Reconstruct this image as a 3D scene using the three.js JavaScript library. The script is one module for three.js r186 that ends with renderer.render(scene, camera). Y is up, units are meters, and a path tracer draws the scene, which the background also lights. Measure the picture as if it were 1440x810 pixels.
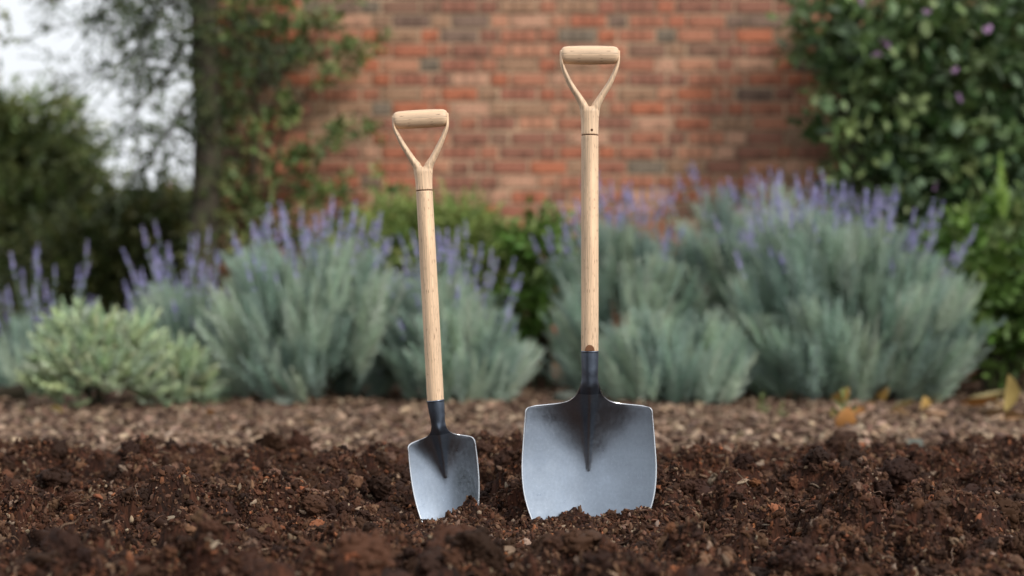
import * as THREE from 'three';
import { ImprovedNoise } from 'three/addons/math/ImprovedNoise.js';
import { MarchingCubes } from 'three/addons/objects/MarchingCubes.js';
import { mergeGeometries, mergeVertices } from 'three/addons/utils/BufferGeometryUtils.js';

// ------------------------------------------------------------------ camera, sky, sun, exposure
const scene = new THREE.Scene();
const CAM_H = 0.46, CAM_D = 3.3;
const camera = new THREE.PerspectiveCamera(19.5, 1024 / 576, 0.1, 900);
camera.position.set(0, CAM_H, CAM_D);
camera.lookAt(0, CAM_H, 0);
camera.focus = 3.2;
camera.userData.fStop = 2.1;

const renderer = new THREE.WebGLRenderer({ antialias: true });
renderer.toneMapping = THREE.LinearToneMapping;
renderer.toneMappingExposure = 1.88;
renderer.shadowMap.enabled = true;

const noise = new ImprovedNoise();
const sunDir = new THREE.Vector3(0.6, 0.58, 0.58).normalize();
{ // bright overcast sky: thin cloud, a little brighter round the hidden sun
  const W = 512, H = 256, data = new Float32Array(W * H * 4), d = new THREE.Vector3();
  for (let j = 0; j < H; j++) for (let i = 0; i < W; i++) {
    const el = ((j + 0.5) / H - 0.5) * Math.PI, az = ((i + 0.5) / W - 0.5) * 2 * Math.PI;
    d.set(Math.cos(el) * Math.cos(az), Math.sin(el), Math.cos(el) * Math.sin(az));
    const cloud = noise.noise(d.x * 2.2, d.y * 4 + 3, d.z * 2.2) * 0.5 + noise.noise(d.x * 5 + 7, d.y * 9, d.z * 5) * 0.25;
    const glow = Math.pow(Math.max(0, d.dot(sunDir)), 4);
    const v = 0.6 * (0.86 + 0.16 * Math.max(0, d.y)) * (1 + 0.1 * cloud) + 0.18 * glow;
    const k = (j * W + i) * 4;
    data[k] = v * 0.95; data[k + 1] = v * 0.985; data[k + 2] = v * 1.03; data[k + 3] = 1;
  }
  const t = new THREE.DataTexture(data, W, H, THREE.RGBAFormat, THREE.FloatType);
  t.mapping = THREE.EquirectangularReflectionMapping; t.magFilter = THREE.LinearFilter; t.needsUpdate = true;
  scene.background = t; scene.environment = t;
}
const sun = new THREE.DirectionalLight(new THREE.Color(1, 0.95, 0.88), 1.5);
sun.position.copy(sunDir).multiplyScalar(12); sun.castShadow = true; sun.shadow.radius = 20;
sun.shadow.mapSize.set(4096, 4096);
Object.assign(sun.shadow.camera, { left: -7, right: 7, top: 7, bottom: -7, near: 0.5, far: 30 });
sun.name = 'sun'; scene.add(sun); scene.add(sun.target);

// ------------------------------------------------------------------ helpers
function rng(seed) { let a = seed >>> 0; return () => { a = (a + 0x6D2B79F5) | 0; let t = Math.imul(a ^ (a >>> 15), 1 | a); t = (t + Math.imul(t ^ (t >>> 7), 61 | t)) ^ t; return ((t ^ (t >>> 14)) >>> 0) / 4294967296; }; }
const V = (x, y, z) => new THREE.Vector3(x, y, z);
const clamp = (x, a = 0, b = 1) => Math.min(b, Math.max(a, x));
const sstep = (a, b, x) => { const t = clamp((x - a) / (b - a)); return t * t * (3 - 2 * t); };
const mix = (a, b, t) => a + (b - a) * t;
const lin = (r, g, b) => new THREE.Color().setRGB(r, g, b);
const srgb = (r, g, b) => new THREE.Color().setRGB(r / 255, g / 255, b / 255, THREE.SRGBColorSpace);
const PX = 1.4e-3 / CAM_D;                                   // metres per photo pixel per metre of distance
const at = (px, py, D) => V((px - 720) * PX * D, CAM_H + (405 - py) * PX * D, CAM_D - D);
const groundD = (py) => CAM_H / ((py - 405) * PX);
const taken = {};
function numbered(n) { const k = taken[n] = (taken[n] ?? -1) + 1; return k ? n + '_' + String(k).padStart(3, '0') : n; }
function shadowed(o) { o.castShadow = o.receiveShadow = true; return o; }
function mesh(name, geo, mat, parent) { const m = shadowed(new THREE.Mesh(geo, mat)); m.name = parent ? name : numbered(name); (parent ?? scene).add(m); return m; }
function thing(name, label, category, pos = [0, 0, 0], group) {
  const g = new THREE.Group(); g.name = numbered(name); g.position.set(...pos); g.userData = { label, category };
  if (group) g.userData.group = group; scene.add(g); return g;
}
function tag(o, label, category, group) { Object.assign(o.userData, { label, category }); if (group) o.userData.group = group; return o; }
function copies(name, geo, mat, list, parent) {               // list of [Matrix4, Color]
  const m = shadowed(new THREE.InstancedMesh(geo, mat, list.length)); m.name = parent ? name : numbered(name);
  list.forEach(([mt, c], i) => { m.setMatrixAt(i, mt); m.setColorAt(i, c); });
  m.userData.kind = 'stuff'; (parent ?? scene).add(m); return m;
}
const q0 = new THREE.Quaternion(), UPV = V(0, 1, 0);
function pose(p, dir, roll, s) {                              // +y of the copy along dir, turned by roll about it
  const q = new THREE.Quaternion().setFromUnitVectors(UPV, dir.clone().normalize());
  q.multiply(q0.clone().setFromAxisAngle(UPV, roll));
  return new THREE.Matrix4().compose(p, q, typeof s === 'number' ? V(s, s, s) : s);
}
function randRot(R) { return new THREE.Quaternion().setFromEuler(new THREE.Euler(R() * 6.3, R() * 6.3, R() * 6.3)); }
function vary(c, R, dl = 0.25, dh = 0.06) {
  const k = 1 + (R() * 2 - 1) * dl; return new THREE.Color(c.r * k * (1 + (R() * 2 - 1) * dh), c.g * k * (1 + (R() * 2 - 1) * dh), c.b * k * (1 + (R() * 2 - 1) * dh));
}
const pick = (a, R) => a[Math.floor(R() * a.length) % a.length];
function geoFrom(pos, idx, uv) {
  const g = new THREE.BufferGeometry(); g.setAttribute('position', new THREE.Float32BufferAttribute(pos, 3));
  if (uv) g.setAttribute('uv', new THREE.Float32BufferAttribute(uv, 2));
  g.setIndex(idx); g.computeVertexNormals(); return g;
}
function texture(w, h, fn, srgbSpace = true) {
  const d = new Uint8Array(w * h * 4);
  for (let j = 0; j < h; j++) for (let i = 0; i < w; i++) { const c = fn(i / w, j / h); const k = (j * w + i) * 4; d[k] = clamp(c[0], 0, 255); d[k + 1] = clamp(c[1], 0, 255); d[k + 2] = clamp(c[2], 0, 255); d[k + 3] = 255; }
  const t = new THREE.DataTexture(d, w, h); t.magFilter = THREE.LinearFilter; t.minFilter = THREE.LinearMipmapLinearFilter; t.generateMipmaps = true;
  t.wrapS = t.wrapT = THREE.MirroredRepeatWrapping; if (srgbSpace) t.colorSpace = THREE.SRGBColorSpace; t.needsUpdate = true; return t;
}
function tube(points, radii, seg = 6, closed = false) {       // tapered tube through points
  const c = new THREE.CatmullRomCurve3(points), n = Math.max(4, points.length * 4), f = c.computeFrenetFrames(n, false);
  const pos = [], uv = [], idx = [];
  for (let i = 0; i <= n; i++) {
    const t = i / n, p = c.getPoint(t), x = t * (radii.length - 1), k = Math.min(radii.length - 2, Math.floor(x)), r = radii.length > 1 ? mix(radii[k], radii[k + 1], x - k) : radii[0];
    for (let j = 0; j <= seg; j++) {
      const a = j / seg * Math.PI * 2, nx = Math.cos(a) * r, ny = Math.sin(a) * r, N = f.normals[i], B = f.binormals[i];
      pos.push(p.x + N.x * nx + B.x * ny, p.y + N.y * nx + B.y * ny, p.z + N.z * nx + B.z * ny); uv.push(j / seg * 0.3, t * c.getLength());
      if (i < n && j < seg) { const A = i * (seg + 1) + j; idx.push(A, A + seg + 1, A + 1, A + 1, A + seg + 1, A + seg + 2); }
    }
  }
  return geoFrom(pos, idx, uv);
}
function leafGeo(l, w, fold = 0.25, curl = 0.15, blunt = 0) {  // a pointed or blunt leaf along +y, folded on its rib
  const st = blunt ? [[0.25, 0.7], [0.6, 1], [0.88, 0.75]] : [[0.22, 0.75], [0.5, 1], [0.78, 0.62]];
  const pos = [0, 0, 0], idx = []; let k = 1;
  for (const [t, s] of st) {
    const hw = w * 0.5 * s, y = t * l, z = curl * l * t * t;
    pos.push(0, y, z, -hw, y, z + fold * hw, hw, y, z + fold * hw);
    if (k === 1) idx.push(0, 1, 2, 0, 3, 1);
    else { const p = k - 3; idx.push(p, k, k + 1, p, k + 1, p + 1, p, p + 2, k + 2, p, k + 2, k); }
    k += 3;
  }
  pos.push(0, l, curl * l); const p = k - 3; idx.push(p, k, p + 1, p, p + 2, k);
  return geoFrom(pos, idx);
}
function sprigGeo(R, n, len, ll, lw, spread, opt = {}) {       // a stem set with leaves, along +y
  const parts = [], base = leafGeo(ll, lw, opt.fold ?? 0.3, opt.curl ?? 0.12, opt.blunt);
  for (let i = 0; i < n; i++) {
    const t = (i + 0.5) / n, a = i * 2.399 + R() * 0.6, s = (opt.grow ? mix(0.65, 1.05, t) : mix(1.05, 0.55, t)) * (0.8 + R() * 0.4);
    const tilt = spread * mix(1.15, 0.35, t) * (0.75 + R() * 0.5), g = base.clone();
    g.applyMatrix4(pose(V(0, t * len * 0.97, 0), V(Math.cos(a) * Math.sin(tilt), Math.cos(tilt), Math.sin(a) * Math.sin(tilt)), R() * 6.28, s)); parts.push(g);
  }
  const st = new THREE.CylinderGeometry((opt.stem ?? 0.0012) * 0.5, opt.stem ?? 0.0012, len, 4, 1, true); st.translate(0, len / 2, 0); st.deleteAttribute('uv'); parts.push(st);
  return mergeGeometries(parts);
}
const foliageMat = (rough = 0.75, tr = 0.3) => new THREE.MeshPhysicalMaterial({ color: 0xffffff, roughness: rough, transmission: tr, thickness: 0, specularIntensity: 0.5, side: THREE.DoubleSide });

// ------------------------------------------------------------------ ground: dug soil in front, wood mulch behind
const N2 = (x, z, s = 0) => noise.noise(x, s * 7.31 + 0.37, z);
const edgeZ = (x) => -1.38 + 0.2 * N2(x * 1.1, 3.3, 5) + 0.07 * N2(x * 4, 1.1, 6);
const heaps = [[-0.085, 0.03, 0.024, 0.03], [-0.05, 0.03, 0.022, 0.028], [-0.185, 0.05, 0.004, 0.03], [0.198, 0.03, 0.022, 0.04], [0.245, 0.03, 0.012, 0.03], [0.03, -0.2, 0.05, 0.07], [0.34, -0.16, 0.045, 0.1], [-0.32, -0.28, 0.02, 0.12], [-0.62, 0.05, 0.03, 0.12]];
function soilH(x, z) {
  const wx = x + 0.03 * N2(x * 9, z * 9, 11), wz = z + 0.03 * N2(x * 9, z * 9, 12);
  let h = 0.02 * N2(x * 1.4, z * 1.4, 1);
  let l = 0.115 * Math.abs(N2(wx * 5.2, wz * 5.2, 2)) + 0.07 * Math.abs(N2(wx * 11, wz * 11, 3)) + 0.042 * Math.abs(N2(wx * 25, wz * 25, 4)) + 0.017 * Math.abs(N2(wx * 58, wz * 58, 8)) - 0.046;
  const calm = Math.exp(-(((x - 0.03) / 0.33) ** 4)) * sstep(-0.12, 0, z) * (1 - sstep(0.25, 0.7, z));
  l *= (1.25 - 0.85 * calm) * mix(0.5, 1, sstep(0.05, 0.7, z - edgeZ(x)));
  h = h * (1 - calm) + l - 0.006 * calm;
  for (const [hx, hz, a, r] of heaps) { const d2 = ((x - hx) ** 2 + (z - hz) ** 2) / (r * r); if (d2 < 6) h += a * Math.exp(-d2) * (1 + 0.7 * N2(x * 40, z * 40, 9)); }
  const e = sstep(-0.3, 0.25, z - edgeZ(x));
  const berm = 0.006 * Math.exp(-(((z - edgeZ(x) - 0.25) / 0.25) ** 2)) * (0.7 + N2(x * 3, 9, 4));
  const m = -0.012 + 0.02 * N2(x * 2.1, z * 2.1, 21) + 0.01 * N2(x * 9, z * 9, 22);
  return mix(m, h + berm, e);
}
function axis(fineA, fineB, step, outA, outB) {
  const a = []; let s = step; for (let x = fineA; x > outA; x -= (s *= 1.25)) a.unshift(x); a.unshift(outA); a.pop();
  for (let x = fineA; x < fineB; x += step) a.push(x);
  s = step; for (let x = fineB; x < outB; x += (s *= 1.25)) a.push(x); a.push(outB); return a;
}
function sheet(xs, zs, hf) {
  const pos = new Float32Array(xs.length * zs.length * 3), uv = new Float32Array(xs.length * zs.length * 2), idx = new Uint32Array((xs.length - 1) * (zs.length - 1) * 6);
  let k = 0, q = 0;
  for (let j = 0; j < zs.length; j++) for (let i = 0; i < xs.length; i++) { pos[k * 3] = xs[i]; pos[k * 3 + 1] = hf(xs[i], zs[j]); pos[k * 3 + 2] = zs[j]; uv[k * 2] = xs[i]; uv[k * 2 + 1] = zs[j]; k++; }
  const w = xs.length;
  for (let j = 0; j < zs.length - 1; j++) for (let i = 0; i < w - 1; i++) { const a = j * w + i; idx.set([a, a + w, a + 1, a + 1, a + w, a + w + 1], q); q += 6; }
  const g = new THREE.BufferGeometry(); g.setAttribute('position', new THREE.BufferAttribute(pos, 3)); g.setAttribute('uv', new THREE.BufferAttribute(uv, 2)); g.setIndex(new THREE.BufferAttribute(idx, 1)); g.computeVertexNormals(); return g;
}
const soilTex = texture(512, 512, (u, v) => {
  const a = noise.noise(u * 9, v * 9, 1.5), b = noise.noise(u * 31, v * 31, 4.5), c = noise.noise(u * 90, v * 90, 8.5), k = 1 + 0.35 * a + 0.35 * b + 0.5 * c;
  const red = 1 + 0.06 * noise.noise(u * 14, v * 14, 20.5);
  return [52 * k * red, 31 * k, 22 * k];
});
soilTex.repeat.set(2.2, 2.2);
const soilBump = texture(512, 512, (u, v) => { const s = 128 + 70 * noise.noise(u * 60, v * 60, 2.2) + 60 * noise.noise(u * 140, v * 140, 6.2); return [s, s, s]; }, false);
soilBump.repeat.set(3, 3);
const soilMat = new THREE.MeshPhysicalMaterial({ map: soilTex, bumpMap: soilBump, bumpScale: 0.004, roughness: 0.9, specularIntensity: 0.3 });
{
  const xs = axis(-1.75, 1.75, 0.0052, -9, 9), zs = axis(-2.4, 0.95, 0.0065, -9, 9);
  const g = mesh('soil', sheet(xs, zs, soilH), soilMat); g.userData.kind = 'structure'; g.userData.label = 'dark brown freshly dug soil';
  const far = mesh('ground', new THREE.RingGeometry(8.6, 500, 64, 4).rotateX(-Math.PI / 2).translate(0, -0.05, 0), soilMat); far.userData.kind = 'structure';
}
// crumbs, clods, chips
function flakeGeo(seed, l = 1, w = 0.45, t = 0.14) {
  const R = rng(seed), n = 9, top = [], pos = [], idx = [];
  for (let i = 0; i < n; i++) { const a = i / n * 6.283, k = 0.75 + R() * 0.4; top.push([Math.cos(a) * l * 0.5 * k, Math.sin(a) * w * 0.5 * k]); }
  const zf = (x, y) => t * 0.8 * Math.sin(x * 3 + seed) * 0.5 + t * 0.6 * (y / w) ** 2;
  for (const s of [1, -1]) { pos.push(0, zf(0, 0) + s * t / 2, 0); for (const [x, y] of top) pos.push(x, zf(x, y) + s * t * 0.4, y); }
  for (let i = 0; i < n; i++) { const a = 1 + i, b = 1 + (i + 1) % n, c = n + 1; idx.push(0, b, a, c, c + a, c + b, a, b, c + a, b, c + b, c + a); }
  const g = geoFrom(pos, idx).toNonIndexed(); g.computeVertexNormals(); return g;
}
function lumpGeo(seed, detail, rough, flat = 1) {
  const g = mergeVertices(new THREE.IcosahedronGeometry(1, detail).deleteAttribute('normal').deleteAttribute('uv')), p = g.attributes.position, v = V();
  for (let i = 0; i < p.count; i++) {
    v.fromBufferAttribute(p, i); const n = v.clone();
    let r = 1 + rough * noise.noise(n.x * 1.6 + seed, n.y * 1.6, n.z * 1.6) + rough * 0.6 * Math.abs(noise.noise(n.x * 4 + seed, n.y * 4, n.z * 4)) + (detail > 2 ? rough * 0.35 * noise.noise(n.x * 11, n.y * 11 + seed, n.z * 11) : 0);
    v.multiplyScalar(r); v.y *= flat; p.setXYZ(i, v.x, v.y, v.z);
  }
  g.computeVertexNormals(); return g;
}
const soilCols = [[0.046, 0.0195, 0.0102], [0.062, 0.0275, 0.015], [0.025, 0.0108, 0.0063], [0.115, 0.06, 0.035], [0.076, 0.031, 0.0162], [0.037, 0.0168, 0.0102]].map(c => lin(...c));
const rareCols = [[0.16, 0.1, 0.065], [0.2, 0.075, 0.035], [0.24, 0.17, 0.12], [0.12, 0.07, 0.045]].map(c => lin(...c));
const crumbMat = new THREE.MeshPhysicalMaterial({ color: 0xffffff, roughness: 0.75, specularIntensity: 0.3 });
function scatter(name, geos, mat, count, place, size, colour, label, seed, sink = 0.2) {
  const R = rng(seed);
  const lists = geos.map(() => []);
  for (let i = 0; i < count; i++) {
    const [x, z] = place(R), s = size(R), y = soilH(x, z) + (typeof s === 'number' ? s : s.y) * (0.5 - sink) - 0.001;
    const m = new THREE.Matrix4().compose(V(x, y, z), s.isVector3 ? new THREE.Quaternion().setFromEuler(new THREE.Euler((R() - 0.5) * 1.3, R() * 6.28, (R() - 0.5) * 1.3)) : randRot(R), s.isVector3 ? s : V(s, s * (0.7 + R() * 0.3), s));
    lists[i % geos.length].push([m, colour(R)]);
  }
  const holder = new THREE.Group(); holder.name = numbered(name); holder.userData = { kind: 'stuff', label }; scene.add(holder);
  lists.forEach((l, k) => copies('grain', geos[k], mat, l, holder));
  return holder;
}
const inSoil = (zA, zB, xm) => (R) => { for (;;) { const z = mix(zA, zB, R()), x = (R() * 2 - 1) * xm; if (z > edgeZ(x) - 0.3 * R() ** 2) return [x, z]; } };
const patchy = (f) => (R) => { for (;;) { const p = f(R); if (R() < clamp(0.55 + 1.1 * N2(p[0] * 7, p[1] * 7, 61) + 0.6 * N2(p[0] * 19, p[1] * 19, 62), 0.22, 1)) return p; } };
const soilColour = (rare) => (R) => R() < rare ? vary(pick(rareCols, R), R, 0.35) : vary(pick(soilCols, R), R, 0.4);
function crumbly(seed, n, r) {                                // a clod made of many small crumbs stuck together
  const R = rng(seed), core = lumpGeo(seed, 3, 0.5, 0.7).toNonIndexed(), parts = [core.scale(0.86, 0.86, 0.86)];
  for (let i = 0; i < n; i++) {
    const d = V(R() * 2 - 1, R() * 2 - 1, R() * 2 - 1).normalize(), k = 0.8 + 0.5 * noise.noise(d.x * 1.6 + seed, d.y * 1.6, d.z * 1.6) + 0.2 * Math.abs(noise.noise(d.x * 4 + seed, d.y * 4, d.z * 4)), s = r * (0.4 + R() * 0.9), g = pick(crumbBase, R).clone();
    g.applyMatrix4(new THREE.Matrix4().compose(V(d.x * k, d.y * k * 0.7, d.z * k), randRot(R), V(s, s * (0.6 + R() * 0.4), s))); parts.push(g.index ? g.toNonIndexed() : g);
  }
  return mergeGeometries(parts);
}
const clear = (f) => (R) => { for (;;) { const p = f(R); if (!(Math.abs(p[0] - 0.03) < 0.3 && p[1] > -0.1 && p[1] < 0.25)) return p; } };
const crumbBase = [11, 12, 13, 14].map(s => s < 13 ? lumpGeo(s * 3.7, 1, 0.8).deleteAttribute('uv') : flakeGeo(s * 3, 2.4, 1.2, 0.7));
const crumbGeos = [1, 2, 3, 4, 5, 6].map(s => s < 4 ? lumpGeo(s * 3.7, 1, 0.9, 0.75).scale(1 + 0.3 * s, 1, 0.8) : flakeGeo(s * 7, 2.6, 1.1, 0.8)), clodGeos = [1, 2, 3, 4, 5, 6].map(s => crumbly(s * 5, 26, 0.34)), bigGeos = [1, 2, 3, 4, 5].map(s => crumbly(s * 9, 130, 0.19));
scatter('soil_crumbs', crumbGeos, crumbMat, 230000, patchy(inSoil(-0.7, 0.95, 1.3)), R => 0.0014 + 0.0042 * R() ** 2.4, soilColour(0.1), 'fine crumbs of dark soil', 11);
scatter('soil_crumbs', crumbGeos, crumbMat, 90000, patchy(inSoil(-1.85, -0.6, 1.6)), R => 0.002 + 0.005 * R() * R(), soilColour(0.08), 'fine crumbs of dark soil further back', 12);
scatter('soil_clods', clodGeos, crumbMat, 15000, clear(inSoil(-1.85, 0.95, 1.6)), R => 0.004 + 0.012 * R() ** 2.4, soilColour(0.06), 'small clods of dark soil', 13, 0.35);
scatter('soil_lumps', bigGeos, crumbMat, 700, R => { for (;;) { const p = inSoil(-2.25, 0.95, 1.7)(R); if (!(Math.abs(p[0] - 0.03) < 0.3 && p[1] > -0.08 && p[1] < 0.4)) return p; } }, R => 0.014 + 0.028 * R() ** 2, R => vary(pick([soilCols[0], soilCols[1], soilCols[2], soilCols[5]], R), R, 0.25), 'larger lumps of dark soil', 14, 0.55);
scatter('soil_lumps', [1, 2, 3, 4].map(s => crumbly(s * 23, 330, 0.11)), crumbMat, 90, R => { for (;;) { const p = inSoil(-1.2, 0.9, 1.5)(R); if (!(Math.abs(p[0] - 0.03) < 0.36 && p[1] > -0.08 && p[1] < 0.5)) return p; } }, R => 0.03 + 0.022 * R(), R => vary(pick([soilCols[0], soilCols[2], soilCols[5]], R), R, 0.25), 'largest clods of dark soil', 18, 0.75);
// woody fibres and bark flakes
const flakeGeos = [1, 2, 3, 4, 5, 6].map(s => { const g = flakeGeo(s * 17, 1, 0.25 + s * 0.07, 0.12); g.computeVertexNormals(); return g; });
const chipMat = new THREE.MeshStandardMaterial({ color: 0xffffff, roughness: 0.8 });
const barkCols = [[0.13, 0.07, 0.04], [0.2, 0.12, 0.075], [0.09, 0.045, 0.028], [0.15, 0.06, 0.03], [0.27, 0.19, 0.13]].map(c => lin(...c));
scatter('bark_flakes', flakeGeos, chipMat, 5200, inSoil(-1.9, 0.95, 1.6), R => { const s = 0.006 + 0.02 * R() ** 2; return V(s, s * 0.8, s); }, R => vary(pick(barkCols, R), R, 0.4), 'small flakes of bark in the dug soil', 15, 0.3);
const fibreGeo = tube([V(-0.5, 0, 0), V(-0.15, 0.08, 0.05), V(0.2, 0.02, -0.04), V(0.5, 0.1, 0.06)], [0.012, 0.02, 0.016, 0.006], 4); 
scatter('root_fibres', [fibreGeo], chipMat, 700, clear(inSoil(-1.2, 0.95, 1.4)), R => { const s = 0.012 + 0.035 * R() ** 2; return V(s, s * 1.4, s); }, R => vary(pick(barkCols, R), R, 0.4), 'thin root fibres in the dug soil', 16, 0.1);
const mulchCols = [[0.17, 0.1, 0.06], [0.24, 0.155, 0.1], [0.11, 0.06, 0.036], [0.34, 0.24, 0.16], [0.075, 0.04, 0.025], [0.14, 0.08, 0.05]].map(c => lin(...c));
scatter('wood_mulch', flakeGeos, chipMat, 24000, R => { for (;;) { const z = mix(-5.4, -1.05, Math.sqrt(R())), x = (R() * 2 - 1) * (1.3 - z * 0.45); if (z < edgeZ(x) + 0.3 * (R() ** 2 - 0.25) && R() < 0.35 + sstep(0, 0.9, edgeZ(x) - z)) return [x, z]; } }, R => { const s = 0.014 + 0.036 * R() ** 1.8; return V(s, s * 0.8, s * (0.5 + R() * 0.5)); }, R => vary(pick(mulchCols, R), R, 0.35), 'pale brown wood chip mulch under the lavender', 17, 0.1);

// ------------------------------------------------------------------ brick wall
const WALL_D = 8.6, wallZ = CAM_D - WALL_D, COURSE = 0.075;
{
  const wall = thing('brick_wall', 'weathered red brick garden wall behind the lavender', 'wall', [0, 0, wallZ]);
  const x0 = -1.52, x1 = 4.2, top = 3.0, R = rng(71);
  const mTex = texture(256, 256, (u, v) => { const k = 1 + 0.16 * noise.noise(u * 8, v * 8, 0.5) + 0.2 * noise.noise(u * 40, v * 40, 1.5); return [174 * k, 148 * k, 122 * k]; });
  mTex.repeat.set(1.3, 1.3);
  const mortar = new THREE.BoxGeometry(x1 - x0 - 0.03, top, 0.31); mortar.translate((x0 + x1) / 2, top / 2 - 0.02, -0.165);
  mesh('mortar', mortar, new THREE.MeshStandardMaterial({ map: mTex, roughness: 0.95 }), wall);
  const bTex = texture(256, 256, (u, v) => { const a = noise.noise(u * 6, v * 6, 3.5), b = noise.noise(u * 24, v * 24, 5.5), c = noise.noise(u * 80, v * 80, 9.5), k = 0.86 + 0.18 * a + 0.2 * b + 0.16 * c; return [255 * k, 250 * k, 245 * k]; });
  bTex.repeat.set(3.1, 3.1);
  const tones = [[158, 88, 68], [170, 98, 76], [146, 80, 64], [182, 112, 88], [134, 78, 64], [164, 84, 62], [120, 80, 66], [150, 104, 82], [96, 70, 64], [112, 84, 74], [176, 88, 62], [188, 126, 104], [130, 92, 74], [104, 88, 82]];
  const mats = tones.map(([r, g, b]) => new THREE.MeshStandardMaterial({ color: srgb(mix(r, 160, 0.25) * 1.09, mix(g, 92, 0.25) * 1.29, mix(Math.min(b, g * 0.88), 75, 0.25) * 1.3), map: bTex, bumpMap: bTex, bumpScale: 0.004, roughness: 0.92 }));
  const geo = (l, d, k) => { const s = new THREE.Shape(); const hx = l / 2 - 0.003, hy = 0.0278; s.moveTo(-hx, -hy); s.lineTo(hx, -hy); s.lineTo(hx, hy); s.lineTo(-hx, hy); s.closePath();
    const g = new THREE.ExtrudeGeometry(s, { depth: d - 0.006, bevelEnabled: true, bevelThickness: 0.003, bevelSize: 0.003, bevelSegments: 1, steps: 1, curveSegments: 1 }); g.translate(0, 0, -d + 0.003); const uv = g.attributes.uv; for (let i = 0; i < uv.count; i++) uv.setXY(i, uv.getX(i) + k * 0.31, uv.getY(i) + k * 0.17); return g; };
  const str = [0, 1, 2].map(k => geo(0.188, 0.1, k)), hd = [0, 1, 2].map(k => geo(0.09, 0.16, k)), hf = [0, 1].map(k => geo(0.16, 0.1, k));
  const rest = []; let shown = 0;
  for (let r = 0; r * COURSE < top; r++) {
    const y = r * COURSE + 0.03; let x = x0 - (r % 2 ? 0.056 : 0), k = 0;
    const bond = N2(r * 0.7, 5.5, 31) > 0.3 ? 2 : 1;           // most courses Flemish, some stretchers
    const rowTone = N2(r * 0.9, 2.2, 33);
    while (x < x1) {
      const header = bond === 1 ? k % 2 === 1 : R() < 0.2, l = header ? 0.09 : 0.188, cx = x + l / 2;
      if (cx - l / 2 > x0 - 0.06 && cx + l / 2 < x1 + 0.06) {
        const patch = N2(cx * 1.1, y * 1.6, 35), dark = (y > 1.72 ? 0.24 : 0.04) + clamp(patch * 0.35, 0, 0.3);
        let ti = R() < dark ? [6, 8, 9, 12, 13][Math.floor(R() * 5)] : [0, 1, 2, 3, 4, 5, 7, 10, 11, 0, 1, 4][Math.floor(clamp(R() * 0.8 + 0.1 + patch * 0.5 + rowTone * 0.15, 0, 0.999) * 12)];
        const g = pick(header ? hd : str, R), px = 720 + cx / (PX * WALL_D), py = 405 - (y - CAM_H) / (PX * WALL_D);
        const zz = (R() - 0.5) * 0.006, sx = 1 - R() * 0.02, rz = (R() - 0.5) * 0.012;
        if (px > 350 && px < 1150 && py > -12 && py < 300 && shown < 300) {
          const b = mesh('brick', g, mats[ti], wall); b.position.set(cx, y + (R() - 0.5) * 0.004, zz); b.scale.x = sx; b.rotation.z = rz; shown++;
        } else {
          const c = g.clone(); c.scale(sx, 1, 1); c.translate(cx, y, zz);
          const col = mats[ti].color, n = c.attributes.position.count, a = new Float32Array(n * 3); for (let i = 0; i < n; i++) { a[i * 3] = col.r; a[i * 3 + 1] = col.g; a[i * 3 + 2] = col.b; }
          c.setAttribute('color', new THREE.BufferAttribute(a, 3)); rest.push(c);
        }
      }
      x += l + 0.0125; k++;
    }
  }
  const m = mesh('more_bricks', mergeGeometries(rest), new THREE.MeshStandardMaterial({ vertexColors: true, map: bTex, bumpMap: bTex, bumpScale: 0.004, roughness: 0.92 }), wall); m.userData.kind = 'stuff';
}

// ------------------------------------------------------------------ the two spades
const woodTex = texture(512, 1024, (u, v) => {
  const wob = 0.02 * noise.noise(u * 2, v * 5, 0.3);
  const ring = noise.noise((u + wob) * 16, v * 1.6, 1.1), fine = noise.noise((u + wob) * 90, v * 7, 2.1), hair = noise.noise((u + wob) * 220, v * 22, 3.1), blot = noise.noise(u * 3, v * 4, 4.1);
  const fl = noise.noise(u * 150, v * 42, 6.1); const fleck = fl > 0.42 ? (fl - 0.42) * 1.5 : 0;
  const k = 1 + 0.13 * ring + 0.11 * fine + 0.08 * hair + 0.1 * blot - fleck * 1.2;
  return [216 * k, 184 * (k - 0.015 * ring - fleck * 0.2), 151 * (k - 0.035 * ring - fleck * 0.3)];
});
woodTex.repeat.set(5, 1.6);
const woodBump = texture(512, 512, (u, v) => { const s = 128 + 60 * noise.noise(u * 120, v * 6, 3.1) + 50 * noise.noise(u * 240, v * 20, 5.1); return [s, s, s]; }, false);
woodBump.repeat.set(5, 3);
const wood = new THREE.MeshPhysicalMaterial({ map: woodTex, bumpMap: woodBump, bumpScale: 0.0006, roughness: 0.55, clearcoat: 0.08, clearcoatRoughness: 0.5 });
const woodDark = new THREE.MeshStandardMaterial({ color: srgb(92, 62, 40), roughness: 0.8 });
const knotMat = new THREE.MeshStandardMaterial({ color: srgb(128, 84, 54), roughness: 0.8, bumpMap: woodBump, bumpScale: 0.002 });
const steelRough = texture(512, 512, (u, v) => {
  let s = 150 + 30 * noise.noise(u * 7, v * 7, 1.7) + 22 * noise.noise(u * 43, v * 31, 2.7) + 14 * noise.noise(u * 150, v * 150, 4.7);
  const a = Math.abs(noise.noise(u * 30 + 3 * noise.noise(u * 4, v * 4, 9), v * 26, 7.7)); if (a < 0.012) s += 40;
  return [s, s, s];
}, false);
steelRough.repeat.set(5, 5);
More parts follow.
